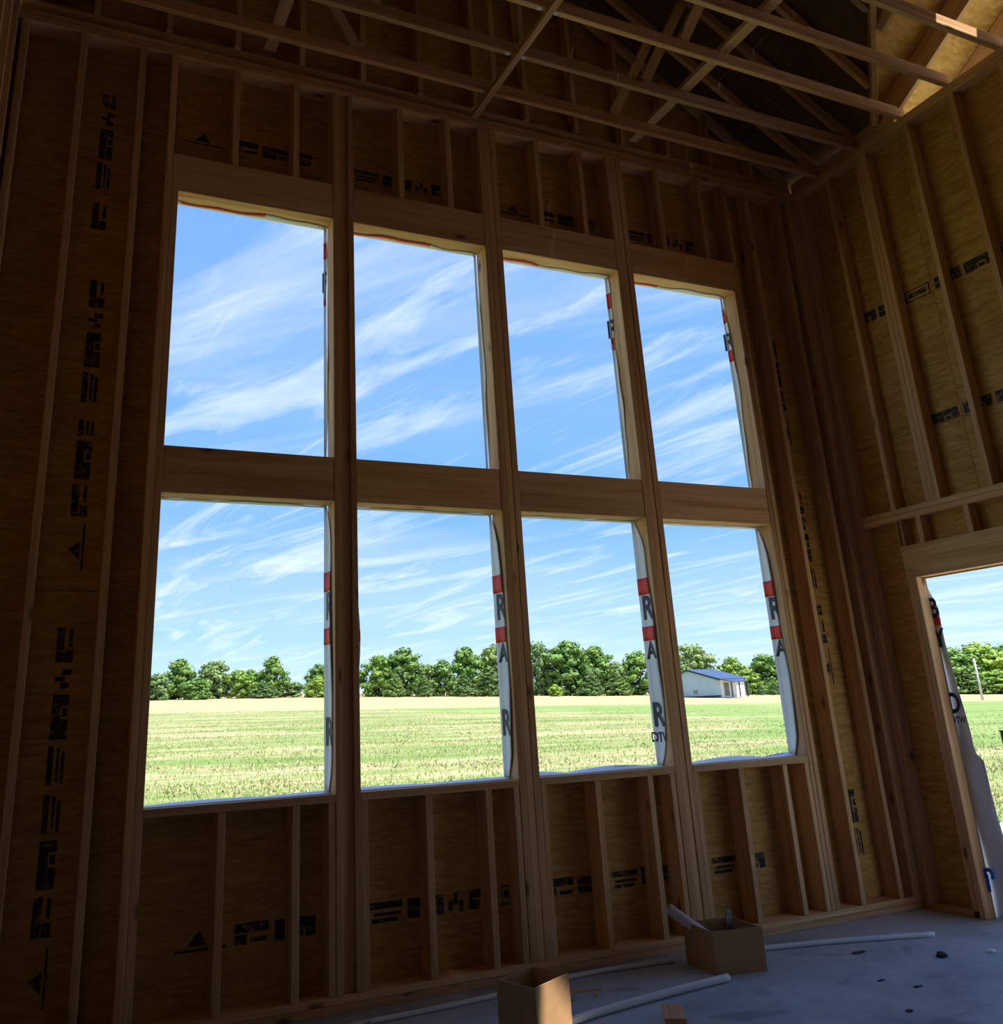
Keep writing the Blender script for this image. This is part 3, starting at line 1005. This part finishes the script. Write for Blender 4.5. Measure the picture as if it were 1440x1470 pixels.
# hand tool in the box
tool = tag(empty('hand_saw', (3.22, -0.40, 0.05)), 'grey hand tool poking up out of the dark cardboard box', 'tool')
beam('blade', (0.0, 0, -0.02), (0.035, 0.01, 0.235), 0.004, 0.035, tool, STEEL, (1, 0, 0), 0)
prism('handle', [(-0.03, -0.012, -0.04), (0.04, -0.012, -0.04), (0.045, -0.012, 0.05), (0.01, -0.012, 0.08), (-0.035, -0.012, 0.04)], (0, 0.024, 0), tool, STEEL)

def on_floor0(u, v):
    d = Fv + Rv * ((u - 641.22) / 1287.68) - Uv * ((v - 602.29) / 1287.68)
    return CAM + d * (-CAM.z / d.z)
def curve_pts(P, n=24):
    P = [Vector(p) for p in P]
    out = []
    for i in range(len(P) - 1):
        p0 = P[max(i - 1, 0)]; p1 = P[i]; p2 = P[i + 1]; p3 = P[min(i + 2, len(P) - 1)]
        for k in range(n):
            t = k / n
            out.append(0.5 * ((2 * p1) + (-p0 + p2) * t + (2 * p0 - 5 * p1 + 4 * p2 - p3) * t * t + (-p0 + 3 * p1 - 3 * p2 + p3) * t ** 3))
    out.append(P[-1])
    return out
def pipe(pts, r, label):
    me = tube_mesh('plastic_pipe', curve_pts([(x, y, r) for x, y in pts], 8), r, 12)
    return tag(link_mesh('plastic_pipe', me, PVC), label, 'pipe', 'white plastic pipes on the floor')
pipe([(1.10, -0.235), (1.25, -0.232), (1.75, -0.20), (2.37, -0.115), (2.75, -0.135), (3.00, -0.165)], 0.013, 'long thin white pipe lying along the wall behind the boxes')
pipe([(3.42, -0.215), (4.0, -0.35), (4.655, -0.575)], 0.015, 'white pipe on the floor running right from the dark box')
pipe([(1.10, -1.02), (1.94, -0.775), (2.5, -0.675), (3.01, -0.620)], 0.019, 'nearest white pipe on the floor between the two boxes')

pt = on_floor0(520, 1470)
tr = abox('trim_strip', -0.16, 0.035, -0.022, 0.022, 0.0005, 0.010, None, PVC, 0.002)
tr.location = (pt.x, pt.y, 0.0055); tr.rotation_euler = (0, 0, 0.10)
tag(tr, 'flat white trim strip on the floor at the bottom edge', 'trim')
# wood block and splinters
blk = abox('wood_block', -0.05, 0.05, -0.11, 0.11, -0.021, 0.021, None, WOOD[1], 0.003)
blk.location = (2.375, -0.985, 0.0215)
blk.rotation_euler = (0, 0, math.radians(-33))
tag(blk, 'short offcut of lumber lying by the nearest pipe', 'wood block')
def splinter(x, y, L, ang, label, w=0.012):
    bm = bmesh.new()
    pr = [(-L / 2, 0), (-L / 4, w * .6), (L / 4, w * .5), (L / 2, 0.1 * w), (L / 5, -w * .5), (-L / 3, -w * .4)]
    lo = [bm.verts.new((p[0], p[1], 0)) for p in pr]
    hi = [bm.verts.new((p[0] * .95, p[1] * .8, 0.008 + 0.003 * math.sin(i * 2))) for i, p in enumerate(pr)]
    bm.faces.new(list(reversed(lo))); bm.faces.new(hi)
    for i in range(6):
        bm.faces.new((lo[i], lo[(i + 1) % 6], hi[(i + 1) % 6], hi[i]))
    bmesh.ops.recalc_face_normals(bm, faces=bm.faces)
    o = link_mesh('wood_splinter', bm_mesh(bm, 'wood_splinter'), WOOD[0], None, (x, y, 0.0005))
    o.rotation_euler = (0, 0, ang)
    return tag(o, label, 'wood scrap', 'wood scraps on the floor')
splinter(2.28, -0.36, 0.17, -0.35, 'bright orange wood splinter on the floor between the boxes', 0.018)
splinter(2.22, -0.33, 0.12, 0.25, 'darker wood splinter lying against the orange one', 0.02)
splinter(2.29, -0.44, 0.07, 1.0, 'small wood chip just in front of the orange splinter', 0.02)
def debris(name, x, y, sx, sy, h, mat, label, cat, seed):
    rr = random.Random(seed)
    bm = bmesh.new()
    bmesh.ops.create_icosphere(bm, subdivisions=2, radius=1.0)
    for v in bm.verts:
        k = 1 + rr.uniform(-.22, .22)
        v.co = Vector((v.co.x * sx * k, v.co.y * sy * k, max(v.co.z, -0.3) * h * k + 0.3 * h))
    zmin = min(v.co.z for v in bm.verts)
    for v in bm.verts: v.co.z -= zmin
    o = link_mesh(name, bm_mesh(bm, name), mat, None, (x, y, 0.0))
    return tag(o, label, cat, 'bits of debris on the floor')
def on_floor(u, v):
    d = Fv + Rv * ((u - 641.22) / 1287.68) - Uv * ((v - 602.29) / 1287.68)
    return CAM + d * (-CAM.z / d.z)
for u, v, sx, sy, h, mat, lab, sd_ in ((1352, 1374, 0.035, 0.03, 0.02, DARK, 'black scrap on the floor right of the pipe end', 1),
                                  (1423, 1367, 0.035, 0.02, 0.012, TAG, 'white paper scrap on the floor near the doorway', 2),
                                  (1233, 1368, 0.05, 0.02, 0.006, DARK, 'dark wood sliver on the floor below the right pipe', 3),
                                  (1265, 1408, 0.028, 0.008, 0.005, DARK, 'thin dark sliver on the open floor', 4),
                                  (1318, 1417, 0.03, 0.012, 0.005, DARK, 'dark flake on the floor toward the right edge', 5),
                                  (1305, 1452, 0.022, 0.014, 0.006, DARK, 'dark crumb on the floor nearest the viewer', 6)):
    p = on_floor(u, v)
    debris('floor_scrap', p.x, p.y, sx, sy, h, mat, lab, 'scrap', sd_)
rs = abox('red_strap', -0.05, 0.05, -0.008, 0.008, 0.0005, 0.006, None, REDP, 0.002)
rs.location = (2.02, -0.86, 0.004); rs.rotation_euler = (0, 0, 0.25)
tag(rs, 'small red plastic strip beside the nearest pipe', 'scrap', 'bits of debris on the floor')

# blue clip hanging on the doorway wrap
clipo = tag(empty('blue_clip', (XR + DR - 0.005, -0.492, 0.19)), 'bright blue plastic clip on the housewrap at the doorway', 'clip')
ring = [(0, 0.028 - 0.056 * 0, 0)]
pts = [(-0.004, 0.030 * math.cos(a), 0.075 + 0.030 * math.sin(a)) for a in np.linspace(-0.6, 3.9, 16)]
link_mesh('loop', tube_mesh('loop', pts, 0.013, 8), BLUEP, clipo)
abox('stem', -0.010, 0.004, 0.010, 0.034, -0.03, 0.075, clipo, BLUEP, 0.002)

# ------------------------------------------------------------------ outdoors: ground
AZ = [0.1099, 0.2519, 0.3543, 0.6041, 0.7591, 0.9494]
EL = [0.0246, 0.0218, 0.0183, 0.0086, 0.0021, -0.0062]
def ground_z(x, y):
    dx, dy = x - CAM.x, y - CAM.y
    r = np.hypot(dx, dy)
    az = np.arctan2(dx, dy)
    e = np.interp(az, AZ, EL)
    rt = 160.0 / np.cos(np.clip(az, -0.4, 1.05))
    zt = 1.447 + rt * e
    k = np.clip((r - 10) / (rt - 10), 0, 1.6)
    k = np.where(np.abs(az) > 1.5, k * np.clip((2.2 - np.abs(az)) / 0.7, 0, 1), k)
    return -0.42 + (zt + 0.42) * k
def make_ground():
    xs = np.concatenate([np.linspace(-220, -40, 19)[:-1], np.linspace(-40, 60, 81)[:-1], np.linspace(60, 420, 73)])
    ysn = np.concatenate([np.linspace(-120, -14, 16)[:-1], np.linspace(-14, 60, 75)[:-1], np.linspace(60, 260, 41)])
    X, Y = np.meshgrid(xs, ysn)
    Z = ground_z(X, Y)
    V = np.stack([X, Y, Z], -1).reshape(-1, 3)
    nx, ny = len(xs), len(ysn)
    idx = np.arange(nx * ny).reshape(ny, nx)
    Fq = np.stack([idx[:-1, :-1], idx[:-1, 1:], idx[1:, 1:], idx[1:, :-1]], -1).reshape(-1, 4)
    me = bpy.data.meshes.new('ground')
    me.from_pydata(V.tolist(), [], Fq.tolist())
    me.polygons.foreach_set('use_smooth', [True] * len(me.polygons))
    o = link_mesh('ground', me, FIELD)
    tag(o, 'wide mown hay field rising gently to a line of trees', 'field', kind='structure')
make_ground()
drive = prism('driveway', [(XR + 0.13, -7, -0.40), (16, -7, -0.40), (16, 3.0, -0.40), (11.5, 4.4, -0.40), (8.2, 3.6, -0.40), (XR + 0.13, 1.0, -0.40)], (0, 0, 0.05), None, GRAVEL)
tag(drive, 'bright pale gravel drive outside the doorway', 'driveway', kind='structure')

# grass tufts (uncountable)
def make_grass(name, n, mat, label, seed, rmin, rmax, hgt, wid):
    rg = np.random.default_rng(seed)
    az = rg.uniform(0.02, 1.08, n)
    r = rmin * (rmax / rmin) ** rg.uniform(0, 1, n)
    x = CAM.x + r * np.sin(az); y = CAM.y + r * np.cos(az)
    keep = ~((x < 16.2) & (y < 4.6)) & ~((x < 5.8) & (y < 0.6))
    x, y, r = x[keep], y[keep], r[keep]
    if 'dry' in mat.name:
        s = np.sin(x * 0.35 + y * 1.1 + 2 * np.sin(x * .12)) + 0.6 * np.sin(x * .9 - y * .5)
        keep = s > 0.1
        x, y, r = x[keep], y[keep], r[keep]
    n = len(x)
    z = ground_z(x, y)
    a = rg.uniform(0, 2 * np.pi, n)
    h = hgt * rg.uniform(0.5, 1.3, n)
    w = wid * rg.uniform(0.6, 1.4, n) * (1 + r / 90)
    lean = rg.normal(0, 0.5, (n, 2)) * h[:, None]
    cx, sx = np.cos(a) * w, np.sin(a) * w
    V = np.empty((n, 3, 3))
    V[:, 0] = np.stack([x - cx, y - sx, z - 0.02], -1)
    V[:, 1] = np.stack([x + cx, y + sx, z - 0.02], -1)
    V[:, 2] = np.stack([x + lean[:, 0], y + lean[:, 1], z + h], -1)
    me = bpy.data.meshes.new(name)
    me.vertices.add(n * 3); me.vertices.foreach_set('co', V.reshape(-1))
    me.loops.add(n * 3); me.loops.foreach_set('vertex_index', np.arange(n * 3, dtype=np.int32))
    me.polygons.add(n); me.polygons.foreach_set('loop_start', np.arange(0, n * 3, 3, dtype=np.int32))
    me.update(); me.validate()
    tag(link_mesh(name, me, mat), label, 'grass', kind='stuff')
make_grass('field_grass', 45000, GRASS[0], 'short green grass tufts standing in the mown field', 3, 8, 60, 0.10, 0.010)
make_grass('cut_hay', 60000, GRASS[1], 'pale cut hay lying in rows across the field', 4, 10, 90, 0.045, 0.035)

# ------------------------------------------------------------------ trees
def leaf_cloud(name, blobs, nleaf, size, seed, mat):
    """dense inner lumps plus leaf cards on their surface"""
    rg = np.random.default_rng(seed)
    bm = bmesh.new()
    for (c, rad) in blobs:
        g = bmesh.ops.create_icosphere(bm, subdivisions=1, radius=1.0)
        for v in g['verts']:
            k = 0.70 + 0.25 * rg.random()
            v.co = Vector((c[0] + v.co.x * rad[0] * k, c[1] + v.co.y * rad[1] * k, c[2] + v.co.z * rad[2] * k))
    verts = [tuple(v.co) for v in bm.verts]
    bm.verts.index_update()
    faces = [tuple(v.index for v in f.verts) for f in bm.faces]
    bm.free()
    for (c, rad) in blobs:
        d = rg.normal(size=(nleaf, 3)); d /= np.linalg.norm(d, axis=1)[:, None]
        rr = rg.uniform(0.85, 1.45, nleaf)
        p = np.array(c) + d * np.array(rad) * rr[:, None]
        t1 = np.cross(d, rg.normal(size=(nleaf, 3))); t1 /= np.linalg.norm(t1, axis=1)[:, None] + 1e-9
        t2 = np.cross(d, t1) + rg.normal(scale=.4, size=(nleaf, 3))
        s = size * rg.uniform(0.5, 1.3, nleaf)[:, None]
        for q in range(nleaf):
            b0 = len(verts)
            verts += [tuple(p[q] - t1[q] * s[q]), tuple(p[q] + t2[q] * s[q] * .6), tuple(p[q] + t1[q] * s[q]), tuple(p[q] - t2[q] * s[q] * .6)]
            faces.append((b0, b0 + 1, b0 + 2, b0 + 3))
    me = bpy.data.meshes.new(name)
    me.from_pydata(verts, [], faces)
    me.materials.append(mat)
    return me
def oak_blobs(seed, n=64, low=0.03):
    rr = random.Random(seed)
    B = []
    for i in range(n):
        t = (i + 0.5) / n
        z = low + (0.97 - low) * t + rr.uniform(-.05, .05)
        prof = math.sin(math.pi * min(1, (0.28 + 0.72 * t))) ** 0.6 if t > .3 else 0.78 + 0.3 * t
        prof = max(prof, 0.2)
        a = i * 2.4 + rr.uniform(-.4, .4)
        rad = 0.42 * prof * rr.uniform(0.25, 1.05)
        s = rr.uniform(0.055, 0.115)
        B.append(((rad * math.cos(a), rad * math.sin(a), z * 0.93), (s * 1.25, s * 1.25, s * 0.8)))
    return B
def cedar_blobs(seed, n=44):
    rr = random.Random(seed)
    B = []
    for i in range(n):
        t = (i + 0.5) / n
        rad = 0.34 * (1 - t) ** 0.8 * rr.uniform(.5, 1)
        a = i * 2.4
        s = 0.10 * (1 - t) + 0.04
        B.append(((rad * math.cos(a), rad * math.sin(a), 0.06 + t * 0.88), (s, s, s * 0.75)))
    return B
PROTO = {
    'oak': [leaf_cloud('crown', oak_blobs(s), 55, 0.034, s, LEAF[0]) for s in (1, 2, 3)],
    'bright': [leaf_cloud('crown', oak_blobs(s), 55, 0.034, s, LEAF[1]) for s in (4,)],
    'pale': [leaf_cloud('crown', oak_blobs(s, 54, .04), 60, 0.036, s, LEAF[3]) for s in (5, 6)],
    'cedar': [leaf_cloud('crown', cedar_blobs(s), 70, 0.032, s, LEAF[2]) for s in (7, 8)]}
TRUNK = tube_mesh('trunk', [(0, 0, -0.03), (0.005, 0.004, 0.15), (-0.006, 0.0, 0.4), (0.004, 0.004, 0.7)], 0, 8, True, [0.032, 0.024, 0.018, 0.008])
TREE_Y = 155.0
K = 160.11 / 110.11
# x at the 110 m line, height there, width there, kind, extra distance, label
TREES = [
    (8.2, 3.6, 5.0, 'oak', 0, 'leafy tree hidden mostly by the left jamb of the lower first opening'),
    (12.0, 3.0, 3.8, 'pale', -4, 'low pale tree at the far left of the lower first opening'),
    (14.6, 4.5, 4.6, 'oak', 0, 'rounded tree second from the left in the lower first opening'),
    (18.4, 4.4, 4.2, 'pale', 2, 'pale rounded tree left of middle in the lower first opening'),
    (16.6, 2.4, 3.6, 'oak', -6, 'low dark bushy tree between two taller ones on the left'),
    (21.3, 3.2, 3.8, 'bright', 0, 'bright green low tree in the middle of the lower first opening'),
    (22.8, 3.2, 3.4, 'oak', 3, 'leafy tree just left of the tallest in the lower first opening'),
    (25.4, 4.8, 3.9, 'oak', 0, 'tallest tree of the lower first opening'),
    (24.2, 2.0, 3.2, 'cedar', -6, 'small dark cedar at the foot of the tallest left tree'),
    (27.9, 1.8, 3.4, 'pale', 0, 'low shrubby tree beside the gap in the left treeline'),
    (31.0, 3.9, 3.6, 'oak', 0, 'dark tree right of the gap, touching the first post'),
    (30.9, 2.5, 3.0, 'bright', -6, 'bright green small tree in front of the dark one by the gap'),
    (34.2, 4.2, 4.4, 'oak', 2, 'tree hidden mostly behind the first post'),
    (38.8, 5.0, 5.2, 'oak', 0, 'dense tree at the left of the lower second opening'),
    (42.0, 5.9, 6.4, 'oak', 0, 'broad tall tree in the left half of the lower second opening'),
    (40.9, 2.9, 3.0, 'cedar', -7, 'pointed cedar in front of the broad tree, nearer the first post'),
    (44.8, 2.7, 2.6, 'cedar', -7, 'pointed cedar in front of the broad tree, farther from the first post'),
    (45.3, 4.1, 3.8, 'pale', 3, 'pale tree in the middle of the lower second opening'),
    (47.6, 4.5, 3.8, 'oak', 0, 'medium tree right of middle in the lower second opening'),
    (50.8, 6.2, 5.6, 'oak', 2, 'tall rounded tree in the right half of the lower second opening'),
    (50.5, 3.0, 3.2, 'cedar', -7, 'small cedar in front of the tall rounded tree'),
    (54.8, 6.7, 5.0, 'pale', 3, 'tall pale tree left of the second post'),
    (54.2, 3.9, 4.6, 'cedar', -6, 'wide dark cedar left of the second post'),
    (58.2, 6.4, 5.0, 'oak', 0, 'tree hidden mostly behind the second post'),
    (61.8, 7.3, 4.6, 'pale', 3, 'pale tall tree at the left of the lower third opening'),
    (66.3, 7.2, 8.2, 'oak', 0, 'broadest dark oak in the lower third opening'),
    (64.0, 1.6, 1.8, 'bright', -10, 'tiny bright bush at the foot of the broadest oak'),
    (70.6, 6.6, 6.2, 'oak', 2, 'tree to the right of the broadest oak'),
    (69.6, 3.4, 4.0, 'cedar', -7, 'bushy cedar in the middle of the lower third opening'),
    (73.6, 4.6, 4.6, 'pale', 0, 'shorter pale tree right of middle in the lower third opening'),
    (74.0, 3.2, 4.0, 'cedar', -7, 'bushy cedar toward the right of the lower third opening'),
    (78.0, 6.0, 6.6, 'oak', 0, 'tree at the right edge of the lower third opening'),
    (83.0, 5.4, 6.0, 'oak', 0, 'tree hidden mostly behind the third post'),
    (87.8, 7.3, 7.0, 'pale', 14, 'tall pale tree rising behind the blue barn'),
    (94.6, 5.3, 5.0, 'bright', 10, 'bright tree behind the right end of the blue barn'),
    (97.2, 3.7, 4.6, 'bright', 2, 'bright green tree just right of the blue barn'),
    (101.0, 5.9, 7.4, 'oak', 2, 'large tree right of the blue barn'),
    (104.6, 5.2, 6.0, 'oak', 0, 'tree at the right jamb of the lower fourth opening'),
    (96.8, 2.1, 1.7, 'cedar', -8, 'small pointed cedar beside the blue barn'),
    (99.6, 1.7, 1.5, 'cedar', -8, 'smallest pointed cedar right of the blue barn'),
    (102.2, 1.9, 1.7, 'cedar', -8, 'pointed cedar nearest the right jamb of the lower fourth opening'),
    (91.0, 3.6, 5.0, 'oak', 12, 'low dark tree directly behind the blue barn roof'),
    (136.0, 7.0, 10.0, 'oak', 0, 'leafy tree hidden by the doorway jamb'),
    (142.5, 7.6, 10.0, 'oak', 0, 'tall tree at the left of the doorway view'),
    (149.0, 8.5, 11.5, 'bright', 0, 'bright broad tree at the right of the doorway view'),
    (157.0, 8.2, 12.0, 'oak', 0, 'broad tree at the right edge of the doorway view'),
    (145.5, 4.4, 7.0, 'cedar', -6, 'dark low cedar behind the utility pole'),
    (152.5, 4.0, 7.0, 'bright', -8, 'low bright bush at the right of the doorway view'),
]
cnt = {k: 0 for k in PROTO}
for i, (x, h, w, kind, ex, label) in enumerate(TREES):
    y = TREE_Y + ex
    f = (y - CAM.y) / 110.11
    X = CAM.x + (x - CAM.x) * f
    H, Wd = h * f * 1.03, w * f * 1.05
    z = float(ground_z(np.array(X), np.array(y)))
    me = PROTO[kind][cnt[kind] % len(PROTO[kind])]
    cnt[kind] += 1
    e = tag(empty('cedar_tree' if kind == 'cedar' else 'leafy_tree', (X, y, z), R.uniform(0, 6.28)), label, 'tree', 'trees along the far edge of the field')
    wf = Wd / (0.92 if kind != 'cedar' else 0.72)
    c = link_mesh('crown', me, None, e); c.scale = (wf, wf, H / 1.02)
    tk = link_mesh('trunk', TRUNK, BARK, e); tk.scale = (wf * .8, wf * .8, H)

# ------------------------------------------------------------------ barn
def make_barn():
    r = 161.0
    az0 = 0.669
    bx, by = CAM.x + r * math.sin(az0), CAM.y + r * math.cos(az0)
    z = float(ground_z(np.array(bx), np.array(by))) + 0.05
    # local x runs along the gable face, local y along the ridge away from it
    e = tag(empty('barn', (bx, by, z), -1.36), 'pale blue metal barn with dark blue roof and small porch', 'barn')
    W, Ln, He, Hr = 6.1, 6.4, 2.6, 4.3
    k = (Hr - He) / W
    prism('wall', [(-W, 0, -.3), (W, 0, -.3), (W, 0, He), (0, 0, Hr), (-W, 0, He)], (0, 0.12, 0), e, BARNW)
    prism('wall', [(W, 0.13, -.3), (W, Ln, -.3), (W, Ln, He), (W, 0.13, He)], (-0.12, 0, 0), e, BARNWHITE)
    prism('wall', [(-W, 0.13, -.3), (-W, Ln, -.3), (-W, Ln, He), (-W, 0.13, He)], (0.12, 0, 0), e, BARNW)
    prism('wall', [(-W, Ln, -.3), (W, Ln, -.3), (W, Ln, He), (0, Ln, Hr), (-W, Ln, He)], (0, -0.12, 0), e, BARNW)
    for s in (1, -1):
        prism('roof', [(0, -0.35, Hr + .02), (s * (W + .4), -0.35, He - .4 * k + .02), (s * (W + .4), Ln + .35, He - .4 * k + .02), (0, Ln + .35, Hr + .02)], (0, 0, 0.14), e, BARNR)
        prism('trim', [(0, -0.40, Hr - .12), (s * (W + .4), -0.40, He - .4 * k - .12), (s * (W + .4), -0.40, He - .4 * k + .16), (0, -0.40, Hr + .16)], (0, 0.05, 0), e, BARNT)
    # lean-to porch on the long side
    prism('porch_roof', [(W, 0.2, He - .1), (W + 2.2, 0.2, He - .55), (W + 2.2, 4.4, He - .55), (W, 4.4, He - .1)], (0, 0, 0.12), e, BARNR)
    for yy in (0.25, 2.2, 4.15):
        abox('porch_post', W + 1.95, W + 2.1, yy, yy + .15, -.3, He - .55, e, BARNT, 0)
    abox('door', W + .01, W + .07, 1.0, 2.2, 0, 2.0, e, BARND, 0)
    abox('garage_door', W + .01, W + .07, 2.7, 3.9, 0, 2.0, e, BARNWHITE, 0)
    abox('window', 0.6, 1.5, -0.05, -0.01, 0.5, 1.1, e, BARND, 0)
    abox('base_trim', -W, W, -0.06, -0.005, -.2, 0.12, e, BARNT, 0)
make_barn()

# utility pole and black post outside the doorway
def at_az(u, v, dist):
    d = Fv + Rv * ((u - 641.22) / 1287.68) - Uv * ((v - 602.29) / 1287.68)
    d = d / math.hypot(d.x, d.y)
    return CAM + d * dist
p = at_az(1409, 996, 150.0)
gz = float(ground_z(np.array(p.x), np.array(p.y)))
up = tag(empty('utility_pole', (p.x, p.y, gz)), 'thin pale utility pole against the trees in the doorway', 'pole')
link_mesh('shaft', tube_mesh('shaft', [(0, 0, -.3), (0, 0, 5.6)], 0, 10, True, [0.17, 0.12]), POLE, up)
abox('crossarm', -0.45, 0.45, -0.05, 0.05, 5.2, 5.3, up, POLE, 0)
p = at_az(1437, 1040, 34.0)
gz = float(ground_z(np.array(p.x), np.array(p.y)))
mp = tag(empty('marker_post', (p.x, p.y, gz)), 'short black post in the grass at the doorway view edge', 'post')
abox('post_shaft', -0.06, 0.06, -0.05, 0.05, -0.05, 0.52, mp, MUD, 0.01)
abox('post_cap', -0.08, 0.08, -0.07, 0.07, 0.52, 0.57, mp, MUD, 0.01)
